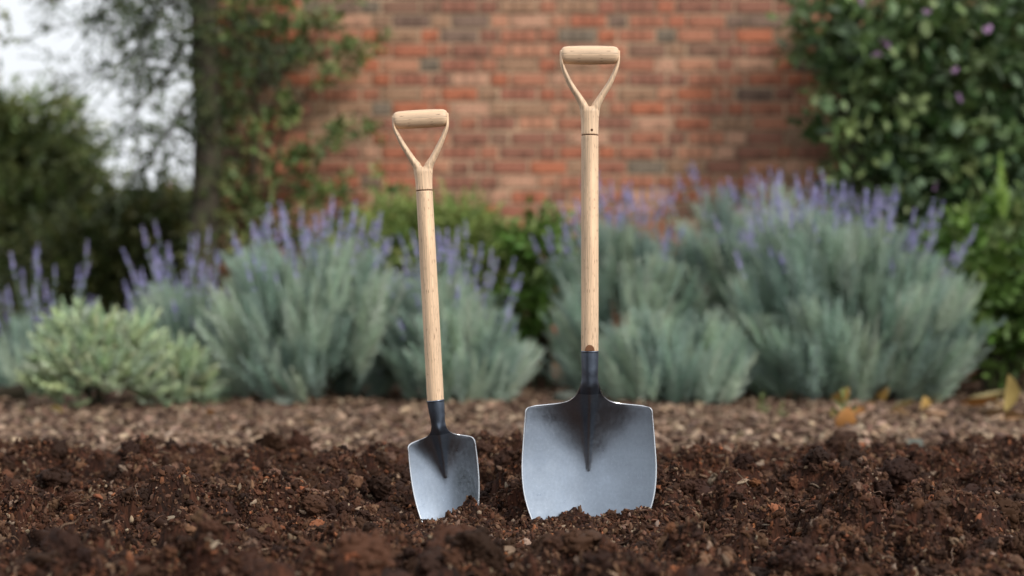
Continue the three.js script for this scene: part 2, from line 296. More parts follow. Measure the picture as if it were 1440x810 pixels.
const steelTex = texture(512, 512, (u, v) => {
  let k = 1 + 0.07 * noise.noise(u * 4, v * 4, 1.2) + 0.03 * noise.noise(u * 37, v * 29, 2.2) + 0.02 * noise.noise(u * 130, v * 130, 3.2);
  const a = Math.abs(noise.noise(u * 22 + 2 * noise.noise(u * 5, v * 5, 9), v * 30, 7.7)), b = Math.abs(noise.noise(u * 40, v * 14 + 2 * noise.noise(u * 6, v * 6, 19), 17.7));
  if (a < 0.01 || b < 0.008) k *= 1.1;
  return [152 * k, 162 * k, 175 * k];
});
steelTex.repeat.set(5, 5);
const steelBump = texture(512, 512, (u, v) => { const s = 128 + 25 * noise.noise(u * 100, v * 100, 1.9) + 50 * noise.noise(u * 12, v * 12, 5.9); return [s, s, s]; }, false);
steelBump.repeat.set(5, 5);
const steel = new THREE.MeshPhysicalMaterial({ map: steelTex, metalness: 1, roughness: 0.58, roughnessMap: steelRough, bumpMap: steelBump, bumpScale: 0.0001 });
const forgedSteel = new THREE.MeshPhysicalMaterial({ map: steelTex, color: lin(0.5, 0.52, 0.56), metalness: 1, roughness: 0.62, roughnessMap: steelRough, bumpMap: steelBump, bumpScale: 0.00015 });
const edgeSteel = new THREE.MeshPhysicalMaterial({ color: srgb(225, 228, 232), metalness: 1, roughness: 0.38, roughnessMap: steelRough });
const U = 0.0014;                                              // one photo pixel at the spades

function yokeGeo(gx, hGrip, hCrotch, rNeck) {
  const S = 0.088, RES = 132, mc = new MarchingCubes(RES, wood, false, false, 160000), k = hCrotch / 42, kg = hGrip / 113;
  mc.isolation = 0;
  // one prong's centre line: [x, y, half width, half depth] in photo pixels above the ring
  const P = [[gx - 1.6, hGrip + 5, 1.9, 7.5], [gx - 1.9, hGrip - 4, 2.2, 8.6], [gx - 2.9, hGrip - 12, 2.5, 8.8], [gx * 0.872, hGrip - 20 * kg, 2.9, 8.6], [gx * 0.66, hGrip - 40 * kg, 3.9, 8.6], [gx * 0.345, hCrotch + 10 * k, 4.9, 9.6], [gx * 0.205, hCrotch - 1, 6.2, 10.6], [gx * 0.16, hCrotch - 10, 6.2, 9.6], [gx * 0.12, hCrotch - 20, 5.5, 8]].map(r => r.map(v => v * U));
  { const c3 = new THREE.CatmullRomCurve3(P.map(p => V(p[0], p[1], 0)), false, 'centripetal'), old = P.slice(), n = 56; P.length = 0;
    for (let j = 0; j <= n; j++) { const t = j / n, p = c3.getPoint(t), f = t * (old.length - 1), m = Math.min(old.length - 2, Math.floor(f)); P.push([Math.max(0, p.x), p.y, mix(old[m][2], old[m + 1][2], f - m), mix(old[m][3], old[m + 1][3], f - m)]); } }
  const cy = hGrip * U / 2 + 0.006, h = S / (RES / 2), rn = rNeck * U;
  let i = 0;
  for (let c = 0; c < RES; c++) for (let b = 0; b < RES; b++) for (let a = 0; a < RES; a++, i++) {
    const x = Math.abs((a - RES / 2) * h), y = (b - RES / 2) * h + cy, z = (c - RES / 2) * h;
    let d = Math.max(Math.hypot(x, z) - rn * (1 + 0.03 * sstep(0, (hCrotch - 14) * U, y) - 0.3 * sstep((hCrotch - 9) * U, (hCrotch + 2) * U, y)), y - (hCrotch - 2) * U), pr = 1;
    for (let s = 0; s < P.length - 1; s++) {
      const [ax, ay, ar, ad] = P[s], [bx, by, br, bd] = P[s + 1], dx = bx - ax, dy = by - ay, t = clamp(((x - ax) * dx + (y - ay) * dy) / (dx * dx + dy * dy));
      const r = mix(ar, br, t), dd = mix(ad, bd, t), e = Math.hypot(Math.hypot(x - ax - dx * t, y - ay - dy * t) / r, z / dd);
      pr = Math.min(pr, (e - 1) * Math.min(r, dd));
    }
    { const K = 0.004, hh = Math.max(K - Math.abs(d - pr), 0) / K; d = Math.min(d, pr) - hh * hh * K * 0.25; }
    d = Math.max(d, 0.0012 - y);
    mc.field[i] = -d;
  }
  mc.update();
  const n = mc.count, pos = new Float32Array(n * 3), nor = new Float32Array(n * 3), uv = new Float32Array(n * 2);
  for (let j = 0; j < n; j++) {
    const x = mc.positionArray[j * 3] * S, y = mc.positionArray[j * 3 + 1] * S + cy, z = mc.positionArray[j * 3 + 2] * S;
    pos.set([x, y, z], j * 3); nor.set([mc.normalArray[j * 3], mc.normalArray[j * 3 + 1], mc.normalArray[j * 3 + 2]], j * 3); uv.set([x + 0.35 * z + 0.2, y + 0.11 * z], j * 2);
  }
  let g = new THREE.BufferGeometry(); g.setAttribute('position', new THREE.BufferAttribute(pos, 3)); g.setAttribute('uv', new THREE.BufferAttribute(uv, 2));
  g = mergeVertices(g, 1e-5); g.computeVertexNormals(); return g;
}
function lathe(pts, seg = 40, uvLen = 1) { const g = new THREE.LatheGeometry(pts.map(([r, y]) => new THREE.Vector2(r, y)), seg), uv = g.attributes.uv, p = g.attributes.position; for (let i = 0; i < uv.count; i++) uv.setXY(i, uv.getX(i) * 0.11 + 0.03, p.getY(i)); return g; }
// outline: [y above the socket foot, half width], top first, in photo pixels; V-shaped forged shoulders run down to a ridge tip
function bladeGeos(o) {
  const pts = o.outline.map(([y, w]) => V(w * U, y * U, 0)), c = new THREE.CatmullRomCurve3(pts, false, 'centripetal'), n = 230, M = 72;
  const rows = c.getSpacedPoints(n).map(p => [p.y, p.x]);
  const tip = o.tip * U, corner = o.corner * U, topY = o.neck * U, sockTop = o.outline[0][0] * U, rs = o.outline[0][1] * U, Wm = o.width * U, low = o.low * U;
  const Wy = (y) => { let a = 0, b = n; while (b - a > 1) { const m = (a + b) >> 1; if (rows[m][0] > y) a = m; else b = m; } return mix(rows[a][1], rows[b][1], clamp((rows[a][0] - y) / Math.max(1e-9, rows[a][0] - rows[b][0]))); };
  const ridge = (x, y) => {
    const t = clamp((y - tip) / (topY - tip)), open = Math.pow(t, 0.75), full = sstep(0.8, 1, (y - tip) / (topY - tip)), w = mix(mix(0.0032, rs * 1.02, open), Math.min(rs * 1.3, Wy(y)), full), a = mix(rs * Math.pow(t, 0.7), Math.min(rs * 1.1, Wy(y)), full), s = Math.abs(x) / w;
    const round = s < 1 ? Math.sqrt(1 - s * s) : 0, bell = Math.exp(-s * s * 2.2);
    return a * mix(bell, round, sstep(0.75, 1.0, (y - tip) / (topY - tip)));
  };
  const body = (x, y) => {
    const u = x / Wm, inBlade = 1 - sstep(corner, topY, y);
    const us = Math.sqrt(u * u + 0.004) - 0.063;
    const dish = o.dish * Math.pow(us, 1.35) * inBlade;
    const vy = mix(tip - 0.03, corner, Math.pow(us, 0.95)), k = Math.max(0, (y - vy) / (topY - tip));
    const tk = clamp((k - 0.85) / 0.4), facet = o.facet * (k < 0.85 ? 0.85 ** 2 * (k / 0.85) ** 2.7 : 0.7225 + 2.295 * 0.4 * (tk - tk * tk / 2));
    const l = clamp((corner - y) / (corner - low), 0, 1.2), curl = o.curl * l * l;
    return facet + dish + curl - o.back;
  };
  const zf = (x, y) => body(x, y) + ridge(x, y);
  const zb = (x, y) => body(x, y) - mix(0.0028, 0, sstep(corner, topY, y)) - ridge(x, y) * sstep(corner - 0.01, topY, y);
  const e = 4e-4, make = (f, side) => (iA, iB) => {
    const pos = [], nor = [], uv = [], idx = [];
    for (let i = iA; i <= iB; i++) { const [y, w] = rows[i]; for (let j = 0; j <= M; j++) {
      const q = j / M * 2 - 1, neckish = sstep(corner, topY, y), u = mix(q, Math.sin(q * Math.PI / 2), neckish), x = u * w, z = f(x, y);
      const cx = clamp(x, -w + e * 1.2, w - e * 1.2), nx = -(f(cx + e, y) - f(cx - e, y)) / (2 * e), ny = -(f(cx, y + e) - f(cx, y - e)) / (2 * e), N = V(nx, ny, 1).normalize().multiplyScalar(side);
      pos.push(x, y, z); nor.push(N.x, N.y, N.z); uv.push(x + 0.5 + 0.02 * z, y + 0.4);
      if (i < iB && j < M) { const a = (i - iA) * (M + 1) + j, b = a + M + 1; side > 0 ? idx.push(a, b, a + 1, a + 1, b, b + 1) : idx.push(a, a + 1, b, a + 1, b + 1, b); }
    } }
    const g = new THREE.BufferGeometry(); g.setAttribute('position', new THREE.Float32BufferAttribute(pos, 3)); g.setAttribute('normal', new THREE.Float32BufferAttribute(nor, 3)); g.setAttribute('uv', new THREE.Float32BufferAttribute(uv, 2)); g.setIndex(idx); return g;
  };
  const split = rows.findIndex(([y]) => y < o.split * U), F = make(zf, 1), B = make(zb, -1);
  // rim all round the sheet, left shoulder to right shoulder
  const iR = rows.findIndex(([y]) => y < o.rimTop * U), rim = [];
  for (let i = iR; i <= n; i += 3) rim.push(V(-rows[i][1], rows[i][0], mix(zf(-rows[i][1], rows[i][0]), zb(-rows[i][1], rows[i][0]), 0.45)));
  const right = rim.map(p => V(-p.x, p.y, p.z)).reverse();
  const rimGeo = tube([...rim, ...right], [0.0007, 0.0019, 0.0019, 0.0019, 0.0019, 0.0019, 0.0019, 0.0019, 0.0007], 8);
  const lip = lathe([[rs * 0.9, sockTop - 0.004], [rs * 0.985, sockTop + 0.0006], [rs * 1.03, sockTop], [rs * 1.035, sockTop - 0.0015], [rs * 1.0, sockTop - 0.003]], 40);
  lip.translate(0, 0, 0);
  return { socket: mergeGeometries([F(0, split), B(0, split), lip.toNonIndexed ? lip : lip]), blade: mergeGeometries([F(split, n), B(split, n)]), rim: rimGeo };
}
function spade(name, label, spec) {
  const t = thing(name, label, 'spade', spec.at); t.rotation.z = spec.lean; t.rotation.y = spec.yaw ?? 0;
  const S0 = spec.socketTop * U, S1 = spec.ring * U, r0 = spec.rLow * U, r1 = spec.rTop * U;
  // shaft from inside the socket to the joint, a shallow groove under the yoke
  const pts = []; for (let i = 0; i <= 24; i++) { const k = i / 24; pts.push([mix(r0, r1, k) * (1 + 0.012 * Math.sin(k * 3.1)), mix(S0 - 0.003, S1 - 0.0022, k)]); }
  pts.push([r1 * 0.985, S1 - 0.0012]); pts.push([r1 * 0.9, S1 - 0.0006]);
  pts.unshift([r0 * 0.93, S0 - 0.004], [r0 * 0.7, S0 - 0.0042].slice()); pts.sort((p, q) => p[1] - q[1]);
  const shaft = mesh('shaft', lathe(pts), wood, t);
  if (spec.knot) {
    const kg = new THREE.SphereGeometry(1, 20, 10, 0, Math.PI * 2, 0, Math.PI / 2); kg.scale(0.0095, 0.0125, 0.0022); const kk = mesh('knot', kg, knotMat, shaft); kk.position.set(-0.001, S0 + 0.0005, r0 * 0.965); kk.userData.label = 'dark brown knot in the wood above the socket';
  }
  mesh('joint_ring', lathe([[r1 * 0.93, S1 - 0.0025], [r1 * 0.945, S1], [r1 * 0.93, S1 + 0.0025]]), woodDark, t);
  const y = mesh('yoke', yokeGeo(spec.gx, spec.grip - spec.ring, spec.crotch - spec.ring, spec.rTop), wood, t); y.position.y = S1;
  if (spec.pin) { const pg = new THREE.SphereGeometry(0.0026, 12, 8); pg.scale(1, 1, 0.35); const p = mesh('pin', pg, woodDark, y); p.position.set(0.003, 0.0095, r1 * 1.0); }
  // grip: a barrel with rounded ends across the yoke
  const L = spec.gx * U, rg = spec.rGrip * U, gp = [];
  for (let i = 0; i <= 40; i++) { const k = i / 40 * 2 - 1, end = Math.pow(Math.abs(k), 9), r = rg * (1 - 0.09 * k * k) * Math.sqrt(Math.max(0, 1 - Math.pow(Math.abs(k), 16))) * (1 - 0.06 * end); gp.push([Math.max(r, 1e-5), k * L]); }
  const gg = lathe(gp, 40); gg.rotateZ(Math.PI / 2);
  const grip = mesh('grip', gg, wood, t); grip.position.set(0, spec.grip * U, 0);
  const b = bladeGeos(spec.blade), hub = new THREE.Group(); 
  const put = (o) => { o.position.set(0, S0, 0); o.rotation.z = spec.bend ?? 0; o.geometry.translate(0, -spec.blade.outline[0][0] * U, 0); return o; };
  put(mesh('socket', b.socket, forgedSteel, t));
  const bl = put(mesh('blade', b.blade, steel, t));
  const rm = mesh('rim', b.rim.translate(0, -spec.blade.outline[0][0] * U, 0), edgeSteel, bl); rm.userData.label = 'bright worn steel edge';
  return t;
}
// heights in photo pixels above the soil line
spade('garden_spade', 'tall broad digging spade with steel blade and pale wooden handle, standing upright in soil', {
  at: [(829.5 - 720) * U, 0, 0], lean: 0, socketTop: 240, ring: 543, crotch: 585, grip: 656, gx: 42, rGrip: 13.2, rLow: 12.1, rTop: 12, knot: true, pin: true,
  blade: { outline: [[240, 12.4], [228, 12.1], [215, 11.7], [203, 11.6], [194, 12.6], [185, 14.8], [177, 18.6], [171, 24], [166.5, 32], [164, 42], [162.2, 56], [160.6, 72], [159.4, 82], [157.6, 87.4], [154, 89.2], [145, 90.2], [110, 93], [70, 95], [40, 92.6], [20, 88], [0, 81], [-22, 72], [-45, 58]], width: 95, corner: 157, neck: 200, tip: 66, low: -45, split: 180, rimTop: 196, dish: 0.026, facet: 0.052, curl: 0.04, back: 0.0615 },
});
spade('garden_spade', 'shorter narrow spade with small steel blade and pale wooden handle, leaning left', {
  at: [(621.5 - 720) * U, 0, 0], lean: 0.0533, bend: 0.062, socketTop: 171, ring: 466, crotch: 501, grip: 567, gx: 39.6, rGrip: 13, rLow: 11.9, rTop: 11.6, knot: false,
  blade: { outline: [[171, 12.2], [160, 11.6], [148, 10.6], [138, 10], [131, 10.6], [126, 12.6], [121, 17], [117.6, 24], [115, 33], [112.6, 41], [110.4, 45], [107, 46.8], [98, 47.4], [75, 47.8], [45, 46.6], [22, 43.6], [5, 40], [-15, 34], [-32, 26]], width: 48, corner: 110, neck: 140, tip: 58, low: -32, split: 122, rimTop: 134, dish: 0.017, facet: 0.035, curl: 0.03, back: 0.0414 },
});

// ------------------------------------------------------------------ lavender
const lavFol = foliageMat(0.85, 0.5), flowerMat = new THREE.MeshPhysicalMaterial({ vertexColors: true, roughness: 0.8, transmission: 0.2, thickness: 0, side: THREE.DoubleSide });
const lavSprigs = [1, 2, 3].map(s => sprigGeo(rng(s * 91), 34, 0.2, 0.045, 0.005, 0.5, { stem: 0.0016, fold: 0.5 }));
const lavCols = [[0.48, 0.6, 0.49], [0.41, 0.53, 0.445], [0.55, 0.65, 0.52], [0.33, 0.43, 0.37], [0.61, 0.69, 0.57]].map(c => lin(...c));
function painted(g, col) { const n = g.attributes.position.count, a = new Float32Array(n * 3); for (let i = 0; i < n; i++) { a[i * 3] = col.r; a[i * 3 + 1] = col.g; a[i * 3 + 2] = col.b; } g.setAttribute('color', new THREE.BufferAttribute(a, 3)); return g; }
function flowerSpike(seed, len, head) {
  const R = rng(seed), parts = [], bend = (R() - 0.5) * 0.05;
  const st = tube([V(0, 0, 0), V(bend * 0.4, len * 0.5, 0), V(bend, len, 0)], [0.0022, 0.002, 0.0016], 4); st.deleteAttribute('uv'); parts.push(painted(st, lin(0.2, 0.28, 0.19)));
  const whorls = 8;
  for (let w = 0; w < whorls; w++) {
    const t = w / (whorls - 1), y = len - head * 0.15 + head * t, gap = w === 0 ? -head * 0.35 : 0, ring = Math.round(mix(6, 3, t));
    for (let k = 0; k < ring; k++) {
      const a = k / ring * 6.28 + w + R(), g = leafGeo(0.0105 * mix(1.15, 0.7, t), 0.006, 0.8, 0.3, 1);
      g.applyMatrix4(pose(V(bend, y + gap, 0), V(Math.cos(a) * 0.75, 0.8, Math.sin(a) * 0.75), R() * 6.28, 1));
      parts.push(painted(g, vary(R() < 0.75 ? lin(0.36, 0.33, 0.6) : lin(0.5, 0.47, 0.68), R, 0.25, 0.1)));
    }
  }
  return mergeGeometries(parts.map(p => p.index ? p.toNonIndexed() : p));
}
const spikes = [1, 2, 3, 4, 5].map(s => flowerSpike(s * 31, 0.22 + 0.02 * s, 0.04 + 0.008 * s));
function lavender(label, px, base, halfPx, topPx, spikePx, D, nS, nF, seed, opt = {}) {
  const R = rng(seed), b = at(px, base, D), x = b.x, z = CAM_D - D, y0 = soilH(x, z) - 0.01;
  const t = thing('lavender_bush', label, 'lavender', [x, y0, z], 'lavender bushes along the wall');
  const rx = halfPx * PX * D, h = at(0, topPx, D).y - y0, hs = at(0, spikePx, D).y - y0, rz = Math.min(rx, 0.42);
  const lists = lavSprigs.map(() => []);
  const lobes = []; for (let i = 0; i < (opt.lobes ?? 5); i++) lobes.push([(R() * 2 - 1) * 0.6, (R() * 2 - 1) * 0.5, 0.72 + R() * 0.34]);
  if (opt.slope) for (const l of lobes) l[2] *= 1 - opt.slope * Math.max(0, l[0] + 0.15);
  const dome = (u, w) => { let k = 0; for (const [lx, lz, lh] of lobes) k = Math.max(k, lh * Math.sqrt(Math.max(0, 1 - ((u - lx) / 0.66) ** 2 - ((w - lz) / 0.75) ** 2))); return k; };
  let made = 0, guard = 0;
  while (made < nS * 1.35 && guard++ < nS * 8) {               // sprigs stand in tufts, the bush draws in towards its foot
    const a = R() * 6.283, rr = Math.sqrt(R()) * 1.02, u = Math.cos(a) * rr, w = Math.sin(a) * rr, k = Math.max(dome(u, w), 0.42 * Math.sqrt(Math.max(0, 1.05 - rr * rr)));
    if (k <= 0.1) continue;
    const f = 1 - 0.72 * R() ** 1.6, yy = h * k * f, inward = mix(0.62, 1, sstep(0, 0.4, yy / h)), tone = pick(lavCols, R), big = 0.8 + R() * 0.5;
    const td = V(u * (0.95 - 0.35 * f) + (R() - 0.5) * 0.3, 0.7 + 0.5 * f, w * (0.95 - 0.35 * f) + (R() - 0.5) * 0.3).normalize(), n = 5 + Math.floor(R() * 8);
    for (let q = 0; q < n; q++) {
      const L = big * (0.6 + R() * 0.55) * (opt.size ?? 1), dir = V(td.x + (R() - 0.5) * 0.5, td.y + (R() - 0.5) * 0.3, td.z + (R() - 0.5) * 0.5).normalize();
      const p = V(u * rx * inward + (R() - 0.5) * 0.05, Math.max(0.01, yy - 0.19 * L * dir.y + (R() - 0.5) * 0.04), w * rz * inward + (R() - 0.5) * 0.05);
      lists[made++ % 3].push([pose(p, dir, R() * 6.28, V(1.15 * L, L, 1.15 * L)), vary(tone, R, 0.18, 0.05)]);
    }
  }
  const holder = new THREE.Group(); holder.name = 'foliage'; holder.userData.kind = 'stuff'; t.add(holder);
  lists.forEach((l, i) => copies('leaf_sprigs', lavSprigs[i], lavFol, l, holder));
  for (let i = 0; i < 9; i++) {                                // woody stems low in the bush
    const a = R() * 6.28, k = 0.3 + R() * 0.5;
    mesh('stem', tube([V(0, 0, 0), V(Math.cos(a) * rx * k * 0.4, h * 0.2, Math.sin(a) * rz * k * 0.4), V(Math.cos(a) * rx * k, h * 0.55, Math.sin(a) * rz * k)], [0.011, 0.008, 0.004], 5), barkMat, t);
  }
  for (let i = 0; i < nF * 2.4; i++) {
    let u, w, k; do { const a = R() * 6.283, rr = Math.sqrt(R()) * 0.95; u = Math.cos(a) * rr; w = Math.sin(a) * rr * 0.9; if (opt.flowerSide) u = clamp(u + opt.flowerSide * 0.3, -1, 1); k = dome(u, w); } while (k < 0.35);
    const s = pick(spikes, R), m = mesh('flower_spike', s, flowerMat, t), hi = mix(h * k * 1.02, hs * (0.5 + 0.5 * k), R());
    const dir = V(u * 0.32 + (R() - 0.5) * 0.42, 1, w * 0.3 + (R() - 0.5) * 0.4).normalize(), len = 0.3, sc = 0.85 + R() * 0.4;
    const p = V(u * rx * 0.92, Math.max(0.04, hi - len * sc), w * rz * 0.9); const q = new THREE.Quaternion().setFromUnitVectors(UPV, dir); m.position.copy(p); m.quaternion.copy(q); m.scale.setScalar(sc);
  }
  return t;
}
const barkTex = texture(256, 256, (u, v) => { const k = 1 + 0.3 * noise.noise(u * 20, v * 5, 1.4) + 0.3 * noise.noise(u * 60, v * 16, 2.4), g = clamp(noise.noise(u * 5, v * 5, 7.4) + 0.15, 0, 0.6); return [mix(62, 58, g) * k, mix(54, 70, g) * k, mix(43, 36, g) * k]; });
barkTex.repeat.set(4, 2);
const barkMat = new THREE.MeshStandardMaterial({ map: barkTex, bumpMap: barkTex, bumpScale: 0.01, roughness: 0.95 });
lavender('tall loose lavender at the far left behind the pale green cushion plant', 55, 520, 80, 425, 312, 7.5, 520, 17, 201, { lobes: 3 });
lavender('dark-shaded lavender behind and between the two left bushes, violet spikes on its left side', 286, 548, 88, 376, 326, 7.4, 900, 26, 202, { lobes: 4, flowerSide: -1 });
lavender('large grey-green lavender left of the short spade', 445, 556, 122, 350, 300, 7.05, 1250, 46, 203, { lobes: 6 });
lavender('rounded lavender directly behind the short spade shaft', 650, 558, 82, 358, 306, 6.95, 950, 24, 204, { lobes: 4, flowerSide: -0.4 });
lavender('tall lavender behind the broad spade shaft', 884, 520, 102, 284, 244, 7.5, 1150, 36, 205, { lobes: 5 });
lavender('low lavender without flowers in front, just right of the broad spade', 950, 556, 88, 432, 420, 6.85, 720, 0, 206, { lobes: 4 });
lavender('high lavender in the middle of the right-hand row, thick with violet spikes', 1065, 524, 118, 268, 238, 7.6, 1250, 36, 207, { lobes: 5 });
lavender('widest lavender at the right, spreading beside the green shrub', 1198, 545, 160, 282, 248, 7.1, 2300, 60, 208, { lobes: 9, slope: 0.6 });

// ------------------------------------------------------------------ pale green cushion plants
{
  const fol = foliageMat(0.85, 0.3), geos = [1, 2, 3].map(s => sprigGeo(rng(s * 41), 26, 0.12, 0.032, 0.015, 0.75, { stem: 0.002, blunt: 1, fold: 0.35 }));
  const cols = [[0.53, 0.62, 0.37], [0.46, 0.56, 0.36], [0.6, 0.66, 0.43], [0.4, 0.5, 0.35], [0.52, 0.61, 0.45]].map(c => lin(...c));
  const cushion = (label, px, base, half, top, D, n, seed) => {
    const R = rng(seed), b = at(px, base, D), y0 = soilH(b.x, CAM_D - D) - 0.01, t = thing('cushion_plant', label, 'plant', [b.x, y0, CAM_D - D]), rx = half * PX * D, h = at(0, top, D).y - y0, lists = geos.map(() => []);
    const knobs = []; for (let i = 0; i < n / 26; i++) { const a = R() * 6.283, rr = Math.sqrt(R()) * 0.86, top = Math.pow(1 - rr * rr, 0.42) * (0.78 + R() * 0.3); knobs.push([V(Math.cos(a) * rr * rx, h * top * mix(0.35, 0.82, R() ** 0.6), Math.sin(a) * rr * rx * 0.8), 0.05 + R() * 0.035]); }
    for (let i = 0; i < n; i++) {                              // rounded knobs of leafy shoots
      const [kc, kr] = knobs[i % knobs.length], d = V(R() * 2 - 1, R() * 1.5 - 0.35, R() * 2 - 1).normalize(), L = 0.5 + R() * 0.45, out = kc.clone().setY(kc.y * 0.5).normalize();
      const dir = V(d.x * 0.8 + out.x * 0.4, d.y * 0.6 + 0.55, d.z * 0.8 + out.z * 0.4).normalize();
      lists[i % 3].push([pose(V(kc.x + d.x * kr * R(), Math.max(0.005, kc.y + d.y * kr - 0.05), kc.z + d.z * kr * R()), dir, R() * 6.28, L), vary(pick(cols, R), R, 0.2, 0.06)]);
    }
    const holder = new THREE.Group(); holder.name = 'foliage'; holder.userData.kind = 'stuff'; t.add(holder);
    lists.forEach((l, i) => copies('leaf_sprigs', geos[i], fol, l, holder));
    for (let i = 0; i < 7; i++) { const a = R() * 6.28; mesh('stem', tube([V(0, 0, 0), V(Math.cos(a) * rx * 0.3, h * 0.25, Math.sin(a) * rx * 0.2), V(Math.cos(a) * rx * 0.6, h * 0.5, Math.sin(a) * rx * 0.4)], [0.008, 0.006, 0.003], 5), barkMat, t); }
  };
  cushion('pale yellow-green cushion plant at the left edge of the mulch', 136, 574, 88, 418, 6.55, 1500, 301);
  cushion('small pale yellow-green tuft at the right foot of the cushion plant', 254, 560, 46, 478, 6.75, 520, 302);
}

// ------------------------------------------------------------------ leafy shrubs, climbers, trees
function cloud(R, ells, n, shell = 0.45) {                     // points through ellipsoids [centre, radii, weight], denser to the outside
  const out = [], tot = ells.reduce((a, e) => a + (e[2] ?? 1), 0);
  for (const [c, r, wt = 1] of ells) for (let i = 0; i < n * wt / tot; i++) {
    const d = V(R() * 2 - 1, R() * 2 - 1, R() * 2 - 1); if (d.lengthSq() > 1 || d.lengthSq() < 1e-4) { i--; continue; }
    d.normalize(); const k = Math.pow(R(), shell) * (0.82 + 0.5 * noise.noise(d.x * 2 + c.x * 3, d.y * 2 + c.y * 3, d.z * 2));
    out.push([V(c.x + d.x * r.x * k, c.y + d.y * r.y * k, c.z + d.z * r.z * k), d]);
  }
  return out;
}
function leafy(parent, geos, mat, pts, cols, R, size, up = 0.35) {
  const lists = geos.map(() => []);
  pts.forEach(([p, d], i) => { if (p.y + (parent.position?.y ?? 0) < 0.03) return; lists[i % geos.length].push([pose(p, V(d.x + (R() - 0.5) * 1.2, d.y * 0.5 + up + (R() - 0.5), d.z + (R() - 0.5) * 1.2), R() * 6.28, size * (0.65 + R() * 0.7)), vary(pick(cols, R), R, 0.3, 0.1)]); });
  const holder = new THREE.Group(); holder.name = 'foliage'; holder.userData.kind = 'stuff'; parent.add(holder);
  lists.forEach((l, i) => l.length && copies('leaf_sprigs', geos[i], mat, l, holder));
  return holder;
}
const leafMat = foliageMat(0.5, 0.45);
const darkCols = [[0.12, 0.15, 0.045], [0.155, 0.18, 0.06], [0.085, 0.115, 0.04], [0.24, 0.25, 0.09], [0.13, 0.15, 0.065]].map(c => lin(...c));
const midCols = [[0.125, 0.2, 0.07], [0.18, 0.26, 0.09], [0.09, 0.16, 0.06], [0.25, 0.32, 0.13], [0.16, 0.235, 0.13]].map(c => lin(...c));
const brightCols = [[0.15, 0.26, 0.05], [0.19, 0.32, 0.07], [0.12, 0.22, 0.04], [0.25, 0.37, 0.1]].map(c => lin(...c));
const paleCols = [[0.2, 0.26, 0.09], [0.26, 0.31, 0.11], [0.16, 0.21, 0.07], [0.3, 0.35, 0.14]].map(c => lin(...c));
const smallSprigs = [1, 2, 3].map(s => sprigGeo(rng(s * 13), 9, 0.16, 0.05, 0.026, 0.95, { stem: 0.002 }));
const broadSprigs = [1, 2, 3].map(s => sprigGeo(rng(s * 19), 6, 0.16, 0.095, 0.05, 1.1, { stem: 0.003, curl: 0.25 }));
function trunkTo(t, pts, radii, name = 'trunk') { return mesh(name, tube(pts, radii, 9), barkMat, t); }
function shrub(name, label, D, ellPx, n, geos, cols, size, seed, opt = {}) { // ellPx: [px, py, rxPx, ryPx, dz, weight]
  const R = rng(seed), c0 = at(ellPx[0][0], 540, D), z = CAM_D - D, t = thing(name, label, opt.category ?? 'shrub', [c0.x, soilH(c0.x, z) - 0.02, z], opt.group);
  const y0 = t.position.y, s = PX * D;
  const ells = ellPx.map(([px, py, rx, ry, dz = 0, w]) => { const p = at(px, py, D); return [V(p.x - c0.x, p.y - y0, dz), V(rx * s, ry * s, opt.depth ?? Math.min(rx, ry) * s * 0.8), w ?? rx * ry]; });
  leafy(t, geos, opt.mat ?? leafMat, cloud(R, ells, n, opt.shell), cols, R, size, opt.up);
  for (const [c, r] of ells) for (let i = 0; i < (opt.stems ?? 2); i++) {
    const e = V(c.x + (R() - 0.5) * r.x, c.y + (R() - 0.2) * r.y * 0.6, c.z + (R() - 0.5) * r.z * 0.5);
    trunkTo(t, [V((R() - 0.5) * 0.1, 0, 0), V(e.x * 0.45 + (R() - 0.5) * 0.1, e.y * 0.5, e.z * 0.5), e], [0.022, 0.014, 0.005], 'stem');
  }
  t.userData.ells = undefined; delete t.userData.ells; return t;
}
// left: dark evergreens in the gap beside the wall
shrub('evergreen_shrub', 'tall dark evergreen mass at the left edge under the open sky', 10.6, [[5, 245, 140, 120, 0], [50, 345, 115, 110, 0.1], [-90, 260, 130, 180, 0], [95, 315, 48, 58, 0]], 4300, smallSprigs, darkCols.concat(paleCols.slice(0, 4)), 1.25, 401, { stems: 3, depth: 0.55 });
shrub('evergreen_shrub', 'lower dark evergreen filling the gap between trunk and tall evergreen', 9.7, [[200, 362, 100, 85, 0], [150, 400, 130, 110, 0.1], [255, 340, 58, 62, 0], [290, 420, 60, 100, 0]], 4200, smallSprigs, darkCols, 1.1, 402, { stems: 3, depth: 0.4 });
shrub('evergreen_shrub', 'distant olive-green shrub low behind the gap in the hedge', 13.5, [[220, 352, 110, 55, 0], [30, 255, 90, 75, 0], [330, 385, 120, 80, 0]], 3600, smallSprigs, paleCols.concat(darkCols), 1.5, 403, { stems: 2, depth: 0.6 });
{ const t = scene.children[scene.children.length - 1], p = at(233, 266, 12.8), ps = []; for (let k = 0; k < 11; k++) { const g = leafGeo(0.07, 0.06, 0.4, 0.5, 1), a = k * 2.4; g.applyMatrix4(pose(V(0, 0, 0), V(Math.cos(a) * 0.7, 0.3 + k * 0.07, Math.sin(a) * 0.7), k, 1)); ps.push(g); }
  const m = mesh('bloom', mergeGeometries(ps), new THREE.MeshPhysicalMaterial({ color: lin(0.62, 0.32, 0.34), roughness: 0.7, transmission: 0.3, thickness: 0, side: THREE.DoubleSide }), t); m.position.copy(p).sub(t.position); m.rotation.x = 0.7; m.userData.label = 'pink rose-like bloom'; }
